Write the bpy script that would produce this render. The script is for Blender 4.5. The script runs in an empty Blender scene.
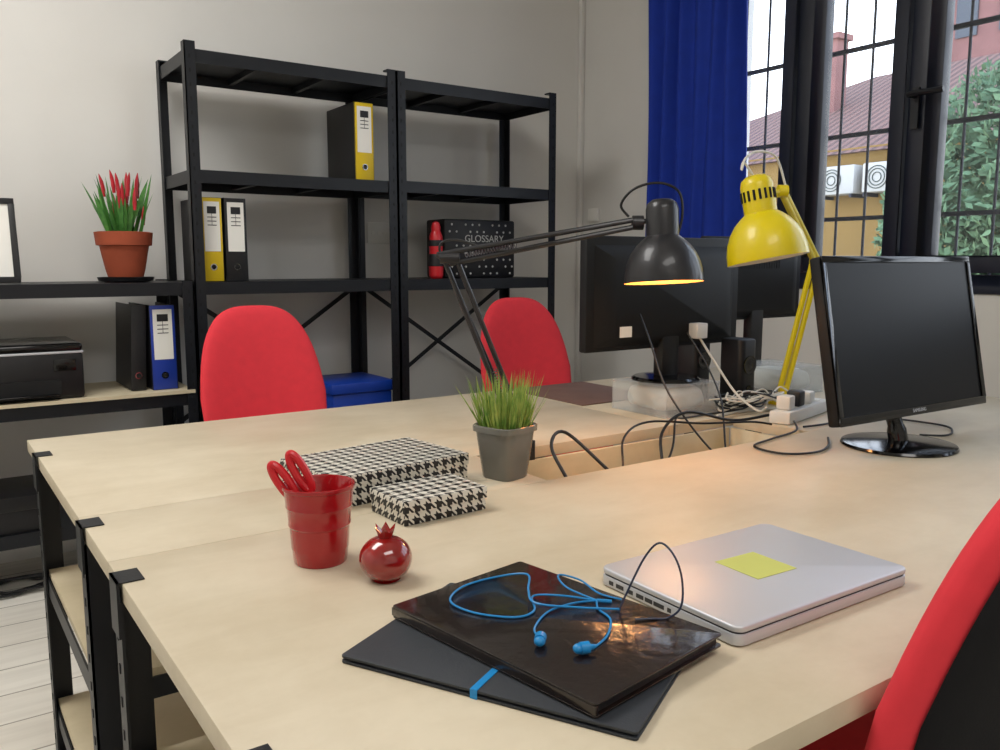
import bpy, bmesh, math, random
from mathutils import Vector, Matrix, Euler
random.seed(7)
pi=math.pi
sc=bpy.context.scene
COL=sc.collection
def lin(h):
    h=h.lstrip('#'); o=[]
    for i in (0,2,4):
        c=int(h[i:i+2],16)/255
        o.append(c/12.92 if c<=.04045 else ((c+.055)/1.055)**2.4)
    return (o[0],o[1],o[2],1)
# ---------------------------------------------------------------- materials
def mat(name,col,rough=.5,metal=0,var=0,vscale=8,bump=0,bscale=60,coat=0,emit=0,stretch=(1,1,1),spec=None,trans=0,col2=None,ecol=None,sheen=0):
    m=bpy.data.materials.new(name); m.use_nodes=True
    nt=m.node_tree; N=nt.nodes; L=nt.links
    b=N['Principled BSDF']
    c=lin(col) if isinstance(col,str) else col
    b.inputs['Base Color'].default_value=c
    b.inputs['Roughness'].default_value=rough
    b.inputs['Metallic'].default_value=metal
    if spec is not None: b.inputs['Specular IOR Level'].default_value=spec
    if coat: b.inputs['Coat Weight'].default_value=coat; b.inputs['Coat Roughness'].default_value=.06
    if sheen: b.inputs['Sheen Weight'].default_value=sheen
    if trans: b.inputs['Transmission Weight'].default_value=trans
    if emit:
        b.inputs['Emission Color'].default_value=lin(ecol) if ecol else c
        b.inputs['Emission Strength'].default_value=emit
    tc=N.new('ShaderNodeTexCoord'); mp=N.new('ShaderNodeMapping'); mp.inputs['Scale'].default_value=stretch
    L.new(tc.outputs['Object'],mp.inputs['Vector'])
    nz=N.new('ShaderNodeTexNoise'); nz.inputs['Scale'].default_value=vscale; nz.inputs['Detail'].default_value=5
    L.new(mp.outputs['Vector'],nz.inputs['Vector'])
    rp=N.new('ShaderNodeValToRGB')
    v=max(var,.02)
    if col2: a,d=c,lin(col2)
    else:
        a=tuple(x*(1-v) for x in c[:3])+(1,); d=tuple(min(1,x*(1+v)) for x in c[:3])+(1,)
    rp.color_ramp.elements[0].color=a; rp.color_ramp.elements[1].color=d
    rp.color_ramp.elements[0].position=.3; rp.color_ramp.elements[1].position=.7
    L.new(nz.outputs['Fac'],rp.inputs['Fac']); L.new(rp.outputs['Color'],b.inputs['Base Color'])
    if bump:
        n2=N.new('ShaderNodeTexNoise'); n2.inputs['Scale'].default_value=bscale; n2.inputs['Detail'].default_value=3
        L.new(tc.outputs['Object'],n2.inputs['Vector'])
        bp=N.new('ShaderNodeBump'); bp.inputs['Strength'].default_value=bump; bp.inputs['Distance'].default_value=.002
        L.new(n2.outputs['Fac'],bp.inputs['Height']); L.new(bp.outputs['Normal'],b.inputs['Normal'])
    return m
def woodmat(name,c1,c2,rough=.38):
    m=mat(name,c1,rough)
    nt=m.node_tree;N=nt.nodes;L=nt.links;b=N['Principled BSDF']
    tc=N.new('ShaderNodeTexCoord');mp=N.new('ShaderNodeMapping');mp.inputs['Scale'].default_value=(1.6,5,5)
    L.new(tc.outputs['Object'],mp.inputs['Vector'])
    n1=N.new('ShaderNodeTexNoise');n1.inputs['Scale'].default_value=2.4;n1.inputs['Detail'].default_value=9;n1.inputs['Roughness'].default_value=.65;n1.inputs['Distortion'].default_value=.8
    L.new(mp.outputs['Vector'],n1.inputs['Vector'])
    n2=N.new('ShaderNodeTexNoise');n2.inputs['Scale'].default_value=3.8;n2.inputs['Detail'].default_value=9;n2.inputs['Roughness'].default_value=.65
    L.new(tc.outputs['Object'],n2.inputs['Vector'])
    ad=N.new('ShaderNodeMath');ad.operation='MULTIPLY_ADD';ad.inputs[1].default_value=.3
    m2=N.new('ShaderNodeMath');m2.operation='MULTIPLY';m2.inputs[1].default_value=.7
    L.new(n1.outputs['Fac'],ad.inputs[0]);L.new(n2.outputs['Fac'],m2.inputs[0]);L.new(m2.outputs[0],ad.inputs[2])
    rp=N.new('ShaderNodeValToRGB');rp.color_ramp.elements[0].color=lin(c1);rp.color_ramp.elements[1].color=lin(c2)
    rp.color_ramp.elements[0].position=.38;rp.color_ramp.elements[1].position=.62
    L.new(ad.outputs[0],rp.inputs['Fac']);L.new(rp.outputs['Color'],b.inputs['Base Color'])
    mr=N.new('ShaderNodeMapRange');mr.inputs['To Min'].default_value=rough-.08;mr.inputs['To Max'].default_value=rough+.12
    L.new(n2.outputs['Fac'],mr.inputs['Value']);L.new(mr.outputs['Result'],b.inputs['Roughness'])
    return m
WOOD=woodmat('birch_plywood','#BFB197','#CFC3AB',.46)
WOOD2=woodmat('raw_pine_board','#C6B898','#D6C9AC',.5)
BLACKM=mat('black_powder_coat','#12151B',.45,.2,.1,6,.1,300)
BLACKP=mat('black_plastic','#0F0F12',.45,0,.1,10,.08,400)
SHELLM=mat('black_chair_shell','#0B0B0E',.7,0,.1,10,.1,400,spec=.25)
BLACKG=mat('black_gloss_plastic','#08080A',.12,0,.1,8)
MONB=mat('monitor_black','#0F1013',.6,0,.1,6,.05,500,spec=.3)
SCREEN=mat('dark_lcd_screen','#090C12',.38,0,.08,2,spec=.22)
REDF=mat('red_fabric','#DC323E',.85,0,.04,30,.12,1200)
REDE=mat('red_enamel','#A20E16',.22,.1,.06,5,.05,60,coat=.6)
REDG=mat('red_ceramic_glaze','#8E110E',.12,0,.3,14,0,coat=1)
REDP=mat('red_plastic','#CC1E28',.3,0,.05,8)
ALU=mat('brushed_aluminium','#C8CACF',.42,.4,.02,3,.03,900)
ALUD=mat('dark_port','#2B2C30',.5)
NOTE=mat('embossed_black_leather','#1C1310',.24,0,.35,5,.8,55,coat=.35)
FOLD=mat('slate_grey_card','#2A2E34',.6,0,.08,10,.1,400)
BLUEC=mat('cyan_blue_rubber','#1A84C4',.35,0,.05,20)
NAVYC=mat('navy_rubber','#14233F',.35)
POST=mat('yellow_paper_note','#BEC468',.7,0,.04,5)
SOIL=mat('potting_soil','#3A2C1E',.9,0,.4,80,.8,120)
GRASS=mat('grass_green','#4F8428',.5,0,.35,40,col2='#B4C264')
LEAF=mat('dark_green_leaf','#2F6B2C',.45,0,.3,30,col2='#5E9A48')
LEAFR=mat('red_pepper_skin','#B0202C',.3,0,.15,20)
TERRA=mat('terracotta','#9C472A',.75,0,.12,12,.2,150)
YEL=mat('yellow_lacquer','#DEC800',.38,0,.04,6,.03,200,coat=.25)
LBLK=mat('charcoal_lacquer','#1E1E22',.4,.2,.08,6,.03,200,coat=.3)
LINN=mat('white_lamp_inner','#F2EBDD',.5)
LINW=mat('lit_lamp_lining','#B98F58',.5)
STEEL=mat('steel_rod','#77777A',.3,.9)
BULB=mat('lit_bulb','#FFC27A',.4,emit=26,ecol='#FFB468')
WHITEP=mat('white_plastic','#E8E6E0',.35)
PAPER=mat('white_paper','#EDEBE4',.7,0,.03,6)
GREYL=mat('grey_white_print','#B9B9B6',.6)
YELB=mat('yellow_binder','#DDBD10',.45,0,.04,10)
BLUEB=mat('blue_binder','#1C3A9E',.45,0,.06,10)
BLKB=mat('black_binder','#141417',.5,0,.15,60,.2,300)
BLUEBOX=mat('blue_box_plastic','#0A3AA0',.45,0,.05,6)
CURT=mat('royal_blue_cloth','#07309C',.85,0,.08,15,.2,600)
FRAME=mat('navy_window_paint','#141A2A',.4,0,.1,8,.05,100)
IRON=mat('wrought_iron','#1E2230',.55,.3,.2,20)
PAD=mat('brown_desk_pad','#6E5248',.6,0,.1,12)
CHROME=mat('chrome','#C9CBCD',.12,1)
CABLE=mat('black_cable_rubber','#101012',.45)
CABLEW=mat('white_cable','#D9D6CC',.45)
def mixglass(name,tint,fac,rough=.05,base=(.8,.82,.82,1)):
    m=bpy.data.materials.new(name);m.use_nodes=True
    nt=m.node_tree;N=nt.nodes;L=nt.links;N.clear()
    o=N.new('ShaderNodeOutputMaterial');mx=N.new('ShaderNodeMixShader');t=N.new('ShaderNodeBsdfTransparent');g=N.new('ShaderNodeBsdfPrincipled')
    t.inputs['Color'].default_value=tint;g.inputs['Base Color'].default_value=base;g.inputs['Roughness'].default_value=rough
    mx.inputs[0].default_value=fac
    L.new(t.outputs[0],mx.inputs[1]);L.new(g.outputs[0],mx.inputs[2]);L.new(mx.outputs[0],o.inputs[0])
    return m
CLEAR=mixglass('clear_plastic',(.95,.96,.96,1),.26,.12)
GLASS=mixglass('window_glass',(.98,.99,.99,1),.04,.03)
ZINC=mixglass('smoked_grey_glass',(.85,.85,.83,1),.72,.07,lin('#7F7D76'))
WALL=mat('painted_plaster_wall','#DFDDD8',.85,0,.03,1.5,.25,25)
WALLR=mat('painted_plaster_window_wall','#D8D6D1',.85,0,.04,1.5,.25,25)
CEIL=mat('white_ceiling_paint','#ECEBE8',.9,0,.02,2)
HT=bpy.data.materials.new('houndstooth_print');HT.use_nodes=True
def hound():
    nt=HT.node_tree;N=nt.nodes;L=nt.links;b=N['Principled BSDF'];b.inputs['Roughness'].default_value=.5
    uv=N.new('ShaderNodeUVMap');sp=N.new('ShaderNodeSeparateXYZ');L.new(uv.outputs[0],sp.inputs[0])
    def M(op,a,bv=None):
        n=N.new('ShaderNodeMath');n.operation=op
        for i,x in enumerate((a,bv)):
            if x is None: continue
            if isinstance(x,(int,float)): n.inputs[i].default_value=x
            else: L.new(x,n.inputs[i])
        return n.outputs[0]
    s=.0027
    x=M('DIVIDE',sp.outputs[0],s);y=M('DIVIDE',sp.outputs[1],s)
    wx=M('LESS_THAN',M('FLOORED_MODULO',x,8.0),4.0);wy=M('LESS_THAN',M('FLOORED_MODULO',y,8.0),4.0)
    d=M('LESS_THAN',M('FLOORED_MODULO',M('ADD',x,y),4.0),2.0)
    r=M('ADD',M('MULTIPLY',wx,d),M('MULTIPLY',wy,M('SUBTRACT',1.0,d)))
    mx=N.new('ShaderNodeMix');mx.data_type='RGBA'
    L.new(r,mx.inputs[0]);mx.inputs[6].default_value=lin('#D6D2C6');mx.inputs[7].default_value=lin('#121112')
    L.new(mx.outputs[2],b.inputs['Base Color'])
hound()
FLOOR=mat('whitewashed_planks','#D9D5CA',.5)
def floorm():
    nt=FLOOR.node_tree;N=nt.nodes;L=nt.links;b=N['Principled BSDF']
    tc=N.new('ShaderNodeTexCoord')
    br=N.new('ShaderNodeTexBrick');br.inputs['Scale'].default_value=1;br.inputs['Brick Width'].default_value=1.6;br.inputs['Row Height'].default_value=.17
    br.inputs['Mortar Size'].default_value=.003;br.inputs['Color1'].default_value=lin('#EAE6DC');br.inputs['Color2'].default_value=lin('#DFD9CD');br.inputs['Mortar'].default_value=lin('#9A9386')
    L.new(tc.outputs['Object'],br.inputs['Vector'])
    mp=N.new('ShaderNodeMapping');mp.inputs['Scale'].default_value=(1,10,1);L.new(tc.outputs['Object'],mp.inputs['Vector'])
    nz=N.new('ShaderNodeTexNoise');nz.inputs['Scale'].default_value=3;nz.inputs['Detail'].default_value=6;L.new(mp.outputs[0],nz.inputs['Vector'])
    mx=N.new('ShaderNodeMix');mx.data_type='RGBA';mx.blend_type='MULTIPLY';mx.inputs[0].default_value=.2
    rp=N.new('ShaderNodeValToRGB');rp.color_ramp.elements[0].color=(.5,.47,.43,1);rp.color_ramp.elements[0].position=.35;rp.color_ramp.elements[1].position=.6
    L.new(nz.outputs['Fac'],rp.inputs[0]);L.new(br.outputs['Color'],mx.inputs[6]);L.new(rp.outputs[0],mx.inputs[7]);L.new(mx.outputs[2],b.inputs['Base Color'])
floorm()
# ---------------------------------------------------------------- geometry helper
class G:
    def __init__(s): s.v=[];s.f=[];s.m=[]
    def add(s,v,f,mi=0):
        o=len(s.v); s.v+= [tuple(x) for x in v]; s.f+=[tuple(i+o for i in q) for q in f]; s.m+=[mi]*len(f); return s
    def box(s,x0,y0,z0,x1,y1,z1,mi=0):
        v=[(x0,y0,z0),(x1,y0,z0),(x1,y1,z0),(x0,y1,z0),(x0,y0,z1),(x1,y0,z1),(x1,y1,z1),(x0,y1,z1)]
        return s.add(v,[(0,3,2,1),(4,5,6,7),(0,1,5,4),(1,2,6,5),(2,3,7,6),(3,0,4,7)],mi)
    def lathe(s,prof,c=(0,0,0),mi=0,seg=32,M=None,capb=True,capt=True):
        v=[];f=[];n=len(prof)
        for r,z in prof:
            for k in range(seg):
                a=2*pi*k/seg; p=Vector((r*math.cos(a),r*math.sin(a),z))
                if M is not None: p=M@p
                v.append((p.x+c[0],p.y+c[1],p.z+c[2]))
        for i in range(n-1):
            for k in range(seg):
                k2=(k+1)%seg; f.append((i*seg+k,i*seg+k2,(i+1)*seg+k2,(i+1)*seg+k))
        if capb: f.append(tuple(reversed(range(seg))))
        if capt: f.append(tuple((n-1)*seg+k for k in range(seg)))
        return s.add(v,f,mi)
    def tube(s,pts,r,mi=0,seg=8,sm=0,closed=False):
        P=[Vector(p) for p in pts]
        if sm:
            Q=[];n=len(P)
            rng=range(n) if closed else range(n-1)
            for i in rng:
                if closed: a,b,c,d=P[(i-1)%n],P[i],P[(i+1)%n],P[(i+2)%n]
                else: a=P[max(i-1,0)];b=P[i];c=P[i+1];d=P[min(i+2,n-1)]
                for k in range(sm):
                    t=k/sm
                    Q.append(.5*((2*b)+(-a+c)*t+(2*a-5*b+4*c-d)*t*t+(-a+3*b-3*c+d)*t**3))
            if not closed: Q.append(P[-1])
            P=Q
        n=len(P);v=[];f=[]
        up=None
        for i in range(n):
            if closed: T=(P[(i+1)%n]-P[(i-1)%n])
            else: T=P[min(i+1,n-1)]-P[max(i-1,0)]
            if T.length<1e-9: T=Vector((0,0,1))
            T.normalize()
            if up is None:
                up=Vector((0,0,1)) if abs(T.z)<.9 else Vector((1,0,0))
            up=(up-T*up.dot(T))
            if up.length<1e-6: up=T.orthogonal()
            up.normalize(); sd=T.cross(up)
            rr=r[min(i*len(r)//n,len(r)-1)] if isinstance(r,(list,tuple)) else r
            for k in range(seg):
                a=2*pi*k/seg; v.append(P[i]+(up*math.cos(a)+sd*math.sin(a))*rr)
        for i in range(n if closed else n-1):
            j=(i+1)%n
            for k in range(seg):
                k2=(k+1)%seg; f.append((i*seg+k,j*seg+k,j*seg+k2,i*seg+k2))
        if not closed:
            f.append(tuple(range(seg))); f.append(tuple((n-1)*seg+k for k in reversed(range(seg))))
        return s.add(v,f,mi)
    def cyl(s,p,q,r,mi=0,seg=16,r2=None):
        p=Vector(p);q=Vector(q);d=q-p;M=d.to_track_quat('Z','Y').to_matrix()
        return s.lathe([(r,0),(r if r2 is None else r2,d.length)],p,mi,seg,M)
    def sphere(s,c,r,mi=0,seg=20,rings=12,sc=(1,1,1)):
        v=[];f=[]
        for i in range(rings+1):
            t=pi*i/rings
            for k in range(seg):
                a=2*pi*k/seg; v.append((c[0]+r*sc[0]*math.sin(t)*math.cos(a),c[1]+r*sc[1]*math.sin(t)*math.sin(a),c[2]+r*sc[2]*math.cos(t)))
        for i in range(rings):
            for k in range(seg):
                k2=(k+1)%seg; f.append((i*seg+k,(i+1)*seg+k,(i+1)*seg+k2,i*seg+k2))
        return s.add(v,f,mi)
    def prism(s,poly,z0,z1,mi=0):
        n=len(poly); v=[(x,y,z0) for x,y in poly]+[(x,y,z1) for x,y in poly]
        f=[tuple(reversed(range(n))),tuple(range(n,2*n))]+[(i,(i+1)%n,n+(i+1)%n,n+i) for i in range(n)]
        return s.add(v,f,mi)
    def make(s,name,mats,parent=None,loc=(0,0,0),rot=(0,0,0),bevel=0,smooth=True,uv=False,seg=2,ang=35,**props):
        me=bpy.data.meshes.new(name); me.from_pydata(s.v,[],s.f)
        if not isinstance(mats,(list,tuple)): mats=[mats]
        for m in mats: me.materials.append(m)
        me.polygons.foreach_set('material_index',s.m)
        bm=bmesh.new();bm.from_mesh(me)
        bmesh.ops.remove_doubles(bm,verts=bm.verts,dist=1e-6)
        bmesh.ops.recalc_face_normals(bm,faces=bm.faces)
        if bevel:
            es=[e for e in bm.edges if len(e.link_faces)==2 and e.calc_face_angle(0)>math.radians(40)]
            bmesh.ops.bevel(bm,geom=es,offset=bevel,segments=seg,profile=.5,affect='EDGES',clamp_overlap=True)
        if uv:
            ul=bm.loops.layers.uv.new('UVMap')
            for f in bm.faces:
                n=f.normal;a=max(range(3),key=lambda i:abs(n[i]))
                for l in f.loops:
                    c=l.vert.co
                    l[ul].uv=(c.y,c.z) if a==0 else ((c.x,c.z) if a==1 else (c.x,c.y))
        bm.to_mesh(me);bm.free()
        if smooth:
            me.polygons.foreach_set('use_smooth',[True]*len(me.polygons))
            me.set_sharp_from_angle(angle=math.radians(ang))
        me.update()
        ob=bpy.data.objects.new(name,me); COL.objects.link(ob)
        ob.location=loc;ob.rotation_euler=rot
        if parent: ob.parent=parent
        for k,v in props.items(): ob[k]=v
        return ob
def root(name,label,cat,loc=(0,0,0),rot=(0,0,0),**props):
    e=bpy.data.objects.new(name,None);e.empty_display_size=.05;COL.objects.link(e)
    e.location=loc;e.rotation_euler=rot;e['label']=label;e['category']=cat
    for k,v in props.items(): e[k]=v
    return e
def dup(r,loc,rot=None,label=None,skip=()):
    def cp(o,par):
        n=o.copy();COL.objects.link(n)
        if par: n.parent=par
        for c in list(o.children):
            if c.name.split('.')[0] in skip: continue
            cp(c,n)
        return n
    n=cp(r,None);n.location=loc
    if rot is not None:n.rotation_euler=rot
    if label:n['label']=label
    return n
def text(name,body,size,m,parent,loc,rot,label=None,ext=.0004):
    cu=bpy.data.curves.new(name,'FONT');cu.body=body;cu.size=size;cu.extrude=ext;cu.align_x='CENTER';cu.align_y='CENTER'
    t=bpy.data.objects.new('tmp',cu);me=bpy.data.meshes.new_from_object(t);bpy.data.objects.remove(t)
    me.materials.clear();me.materials.append(m)
    o=bpy.data.objects.new(name,me);COL.objects.link(o);o.location=loc;o.rotation_euler=rot;o.parent=parent
    if label:o['label']=label
    return o
S=dict(kind='structure')
def rrect(w,d,r,n=6,cx=0,cy=0):
    p=[]
    for sx,sy,a0 in ((1,1,0),(-1,1,90),(-1,-1,180),(1,-1,270)):
        for k in range(n+1):
            a=math.radians(a0+90*k/n); p.append((cx+sx*(w/2-r)+r*abs(math.cos(a))*sx,cy+sy*(d/2-r)+r*abs(math.sin(a))*sy))
    return p
# ================================================================= ROOM
WY=3.74;WX=3.16;H=3.2
G().box(-2.2,-2.2,-.1,WX+.35,WY+.15,0).make('floor',FLOOR,smooth=False,**S)
G().box(-2.2,-2.2,H,WX+.35,WY+.15,H+.1).make('ceiling',CEIL,smooth=False,**S)
G().box(-2.2,WY,0,WX+.35,WY+.15,H).make('wall_back',WALL,smooth=False,**S)
G().box(-2.35,-2.2,0,-2.2,WY+.15,H).make('wall_left',WALL,smooth=False,**S)
G().box(-2.2,-2.35,0,WX+.35,-2.2,H).make('wall_front',WALL,smooth=False,**S)
y0,y1,z0,z1=-.6,2.85,1.06,2.8
g=G();g.box(WX,-2.2,0,WX+.35,WY,z0);g.box(WX,-2.2,z1,WX+.35,WY,H);g.box(WX,-2.2,z0,WX+.35,y0,z1);g.box(WX,y1,z0,WX+.35,WY,z1)
g.make('wall_right',WALLR,smooth=False,**S)
G().box(-2.2,WY-.015,0,WX,WY,.1).make('baseboard_back',CEIL,bevel=.003,**S)
G().box(WX-.015,-2.2,0,WX,WY-.015,.1).make('baseboard_right',CEIL,bevel=.003,**S)
G().box(WX-.03,WY-.03,.1,WX,WY,H).make('trim_1',WALLR,bevel=.005,**S)
# window
w=bpy.data.objects.new('window_1',None);COL.objects.link(w);w['kind']='structure'
g=G();fx0,fx1=WX-.01,WX+.05
g.box(fx0,y0,z0,fx1,y1,z0+.07);g.box(fx0,y0,z1-.07,fx1,y1,z1);g.box(fx0,y0,z0+.07,fx1,y0+.06,z1-.07);g.box(fx0,y1-.06,z0+.07,fx1,y1,z1-.07)
for a,b in ((.10,.17),(.92,.99),(1.75,1.82),(2.245,2.32)):
    g.box(fx0,a,z0+.07,fx1,b,z1-.07)
g.make('frame',FRAME,w,bevel=.004)
for a,b in ((y0+.065,.095),(.175,.915),(.995,1.745),(1.825,2.24),(2.325,y1-.065)):
    q=.06
    g=G();zz0,zz1=z0+.075,z1-.075;X0,X1=WX-.025,WX+.03
    g.box(X0,a,zz0,X1,b,zz0+q);g.box(X0,a,zz1-q,X1,b,zz1);g.box(X0,a,zz0+q,X1,a+q,zz1-q);g.box(X0,b-q,zz0+q,X1,b,zz1-q)
    cs=g.make('casement',FRAME,w,bevel=.005)
    G().box(WX,a+q,zz0+q,WX+.006,b-q,zz1-q).make('pane',GLASS,cs,smooth=False)
g=G();g.box(WX-.035,1.765,1.67,WX-.026,1.795,1.82);g.cyl((WX-.035,1.78,1.79),(WX-.078,1.78,1.79),.011);g.tube([(WX-.075,1.785,1.79),(WX-.08,1.74,1.79),(WX-.082,1.68,1.788),(WX-.08,1.65,1.79)],.011,sm=4)
g.make('handle',BLACKM,w)
g=G()
for k in range(26):
    yy=-.55+k*.135; g.cyl((WX+.27,yy,z0),(WX+.27,yy,z1),.006,seg=8)
for zz in (1.36,1.72,2.08,2.44): g.box(WX+.262,y0,zz-.004,WX+.278,y1,zz+.014)
gr=g.make('window_grille',IRON);gr['label']='black wrought-iron security bars outside the window';gr['category']='window bars'
G().box(WX+.03,y0,z0-.03,WX+.4,y1,z0+.002).make('trim_2',WALLR,bevel=.004,**S)
# curtain
g=G();v=[];f=[];n=150
for i in range(n+1):
    t=i/n;y=2.520+.600*t
    for j in range(13):
        z=.98+1.80*j/12
        amp=.022+.010*math.sin(t*9+1)
        x=3.065+amp*math.sin(t*2*pi*6+ .6*math.sin(z*1.7+t*6))+.003*math.sin(t*50)
        v.append((x,y+.008*math.sin(z*3+t*12),z))
for i in range(n):
    for j in range(12): f.append((i*13+j,(i+1)*13+j,(i+1)*13+j+1,i*13+j+1))
g.add(v,f)
cr=root('curtain','deep blue pleated cloth curtain beside the window','curtain',(0,0,0))
c=g.make('cloth',CURT,cr);md=c.modifiers.new('s','SOLIDIFY');md.thickness=.003
g=G();g.cyl((3.065,-.7,2.80),(3.065,3.3,2.80),.012);g.sphere((3.065,-.7,2.8),.02);g.sphere((3.065,3.3,2.8),.02)
for yy in (-.5,.9,2.4,3.25): g.cyl((3.065,yy,2.80),(WX,yy,2.80),.008)
g.make('rod',BLACKM,cr)
# wall fittings
g=G();g.box(WX-.02,3.57,1.40,WX,3.65,1.47);o=g.make('wall_switch',WHITEP,bevel=.004);o['label']='small white square wall switch near the corner';o['category']='switch'
e=root('wall_outlet','white rectangular electrical outlet plate on the wall','outlet',(1.88,WY,1.315))
G().box(-.06,-.01,-.05,.06,0,.05).make('plate',WHITEP,e,bevel=.004)
for k in (-.03,0,.03): G().lathe([(.009,0),(.009,.003)],(k,-.010,0),0,12,Matrix.Rotation(pi/2,3,'X')).make('socket',PAPER,e)
# ================================================================= SHELVING
def post(g,x,y,h,sx,sy,wd=.04,t=.004):
    xs=sorted((x,x+sx*wd));g.box(xs[0],min(y,y+sy*t),0,xs[1],max(y,y+sy*t),h)
    ys=sorted((y,y+sy*wd));g.box(min(x,x+sx*t),ys[0],0,max(x,x+sx*t),ys[1],h)
HOLE=mat('slot_shadow','#050506',.8)
def shelving(label,x0,x1,ya,yb,h,levels,wood=(),brace=None,knob=True):
    e=root('shelving_unit',label,'shelf',(x0,ya,0));W=x1-x0;D=yb-ya
    for X,Y,sx,sy in ((0,0,1,1),(W,0,-1,1),(0,D,1,-1),(W,D,-1,-1)):
        g=G();post(g,X,Y,h,sx,sy)
        if sy==1:
            z=.06
            while z<h-.03:
                g.box(X+sx*.018-.003,-.0012,z,X+sx*.018+.003,0,z+.014,1); 
                z+=.05
        if knob: g.box(min(X,X+sx*.04),min(Y,Y+sy*.04),h,max(X,X+sx*.04),max(Y,Y+sy*.04),h+.006)
        g.make('post',[BLACKM,HOLE],e,smooth=False)
    for z in levels:
        g=G();a=.006
        th=.048
        g.box(a,a,z-.012,W-a,D-a,z-.001 if z in wood else z)
        g.box(a,a,z-th,W-a,a+.004,z-.012);g.box(a,D-a-.004,z-th,W-a,D-a,z-.012);g.box(a,a+.004,z-th,a+.004,D-a-.004,z-.012);g.box(W-a-.004,a+.004,z-th,W-a,D-a-.004,z-.012)
        g.box(W*.33,a+.004,z-.035,W*.33+.02,D-a-.004,z-.012);g.box(W*.66,a+.004,z-.035,W*.66+.02,D-a-.004,z-.012)
        ms=[BLACKM]
        if z in wood:
            g.box(.012,-.004,z-.001,W-.012,D-.012,z+.012,1); ms=[BLACKM,WOOD2]
        g.make('shelf',ms,e,smooth=False)
    if brace:
        hb=.012
        for zz0,zz1 in brace:
            for A,B in (((.02,zz0),(W-.02,zz1)),((.02,zz1),(W-.02,zz0))):
                g=G();dd=D-.012 if A[1]<B[1] else D-.018
                g.add([(A[0],dd,A[1]-hb),(A[0],dd,A[1]+hb),(B[0],dd,B[1]+hb),(B[0],dd,B[1]-hb),(A[0],dd+.003,A[1]-hb),(A[0],dd+.003,A[1]+hb),(B[0],dd+.003,B[1]+hb),(B[0],dd+.003,B[1]-hb)],
                      [(0,1,2,3),(7,6,5,4),(0,4,5,1),(1,5,6,2),(2,6,7,3),(3,7,4,0)])
                g.make('cross_brace',BLACKM,e,smooth=False)
    return e
shelving('tall black metal shelving unit against the plaster wall',.872,1.732,3.25,3.67,1.965,(1.945,1.515,1.10,.45,.12),brace=((.50,1.06),))
shelving('tall black metal shelving unit beside its twin with an X brace',1.736,2.590,3.25,3.67,1.965,(1.945,1.52,1.10,.12),brace=((.50,1.06),))
shelving('low black metal shelving unit with a pale wooden shelf',-.55,.866,3.25,3.67,1.105,(1.10,.685,.24),wood=(.685,),knob=False)
def binder(label,x,y,z,w,spine,side,rotz=0,tilt=0,plain=False):
    e=root('ring_binder',label,'binder',(x,y,z),(0,tilt,rotz),group='ring binders on the shelving')
    Hh=.318;D=.285
    g=G();t=.004
    g.box(0,0,0,w,t,Hh,1);g.box(0,t,0,t,D,Hh,0);g.box(w-t,t,0,w,D,Hh,0)
    g.make('cover',[side,spine],e,bevel=.0015)
    G().box(t+.003,t+.02,.008,w-t-.003,D-.015,Hh-.02).make('pages',PAPER,e,smooth=False)
    if not plain:
        l0,l1=(Hh*.36,Hh*.95)
        G().box(w*.12,-.0012,l0,w*.88,0,l1).make('spine_label',PAPER,e,smooth=False)
        g=G();yy=-.0022
        x0,x1=w*.28,w*.72
        g.add([(x0,yy,l1-.045),(x1,yy,l1-.045),(x1,yy,l1-.018),(x0,yy,l1-.018)],[(0,1,2,3)])
        zz=l1-.045
        for k in range(3):
            g.add([(w*.49,yy,zz-.012),(w*.51,yy,zz-.012),(w*.51,yy,zz),(w*.49,yy,zz)],[(0,1,2,3)])
            g.add([(x0,yy,zz-.015),(x1,yy,zz-.015),(x1,yy,zz-.012),(x0,yy,zz-.012)],[(0,1,2,3)]);zz-=.015
        g.make('label_print',BLKB,e,smooth=False)
    g=G();g.lathe([(.013,0),(.013,.004)],(w/2,0.001,.055),0,20,Matrix.Rotation(pi/2,3,'X'))
    g.lathe([(.009,.004),(.009,.0045)],(w/2,0.001,.055),1,20,Matrix.Rotation(pi/2,3,'X'))
    g.make('finger_ring',[CHROME,HOLE],e)
    return e
binder('yellow ring binder with black cover standing upright on the shelf',1.563,3.30,1.516,.085,YELB,BLKB)
binder('yellow-spined ring binder with white label beside a black binder',.920,3.30,1.101,.078,YELB,BLKB)
binder('black ring binder with white spine label on the shelf',1.008,3.30,1.101,.084,BLKB,BLKB)
binder('blue ring binder with white spine label on the wooden shelf',.715,3.30,.698,.09,BLUEB,BLKB)
binder('plain black ring binder leaning against a blue one',.642,3.32,.7015,.052,BLKB,BLKB,tilt=.05,plain=True)
e=root('storage_box','bright blue lidded plastic storage box on the low shelf','box',(1.57,3.44,.4505))
G().box(-.14,-.15,0,.14,.15,.165).make('body',BLUEBOX,e,bevel=.008)
g=G();g.box(-.15,-.16,.165,.15,.16,.212);g.make('lid',BLUEBOX,e,bevel=.008)
e=root('thermos_bottle','small red bottle with dark bands on the shelf','bottle',(1.965,3.33,1.101))
g=G();g.lathe([(.024,0),(.032,.01),(.034,.07),(.030,.12),(.032,.15),(.030,.19),(.02,.215),(.012,.232)],(0,0,0),0,24)
g.make('body',REDP,e)
G().lathe([(.0345,.055),(.035,.06),(.033,.105),(.031,.11)],(0,0,0),0,24,capb=False,capt=False).make('band',BLKB,e)
G().lathe([(.0322,.145),(.0328,.15),(.0318,.168),(.0312,.172)],(0,0,0),0,24,capb=False,capt=False).make('band',BLKB,e)
G().lathe([(.021,.212),(.022,.23),(.016,.25),(.004,.256)],(0,0,0),0,20).make('cap',REDP,e)
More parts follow.
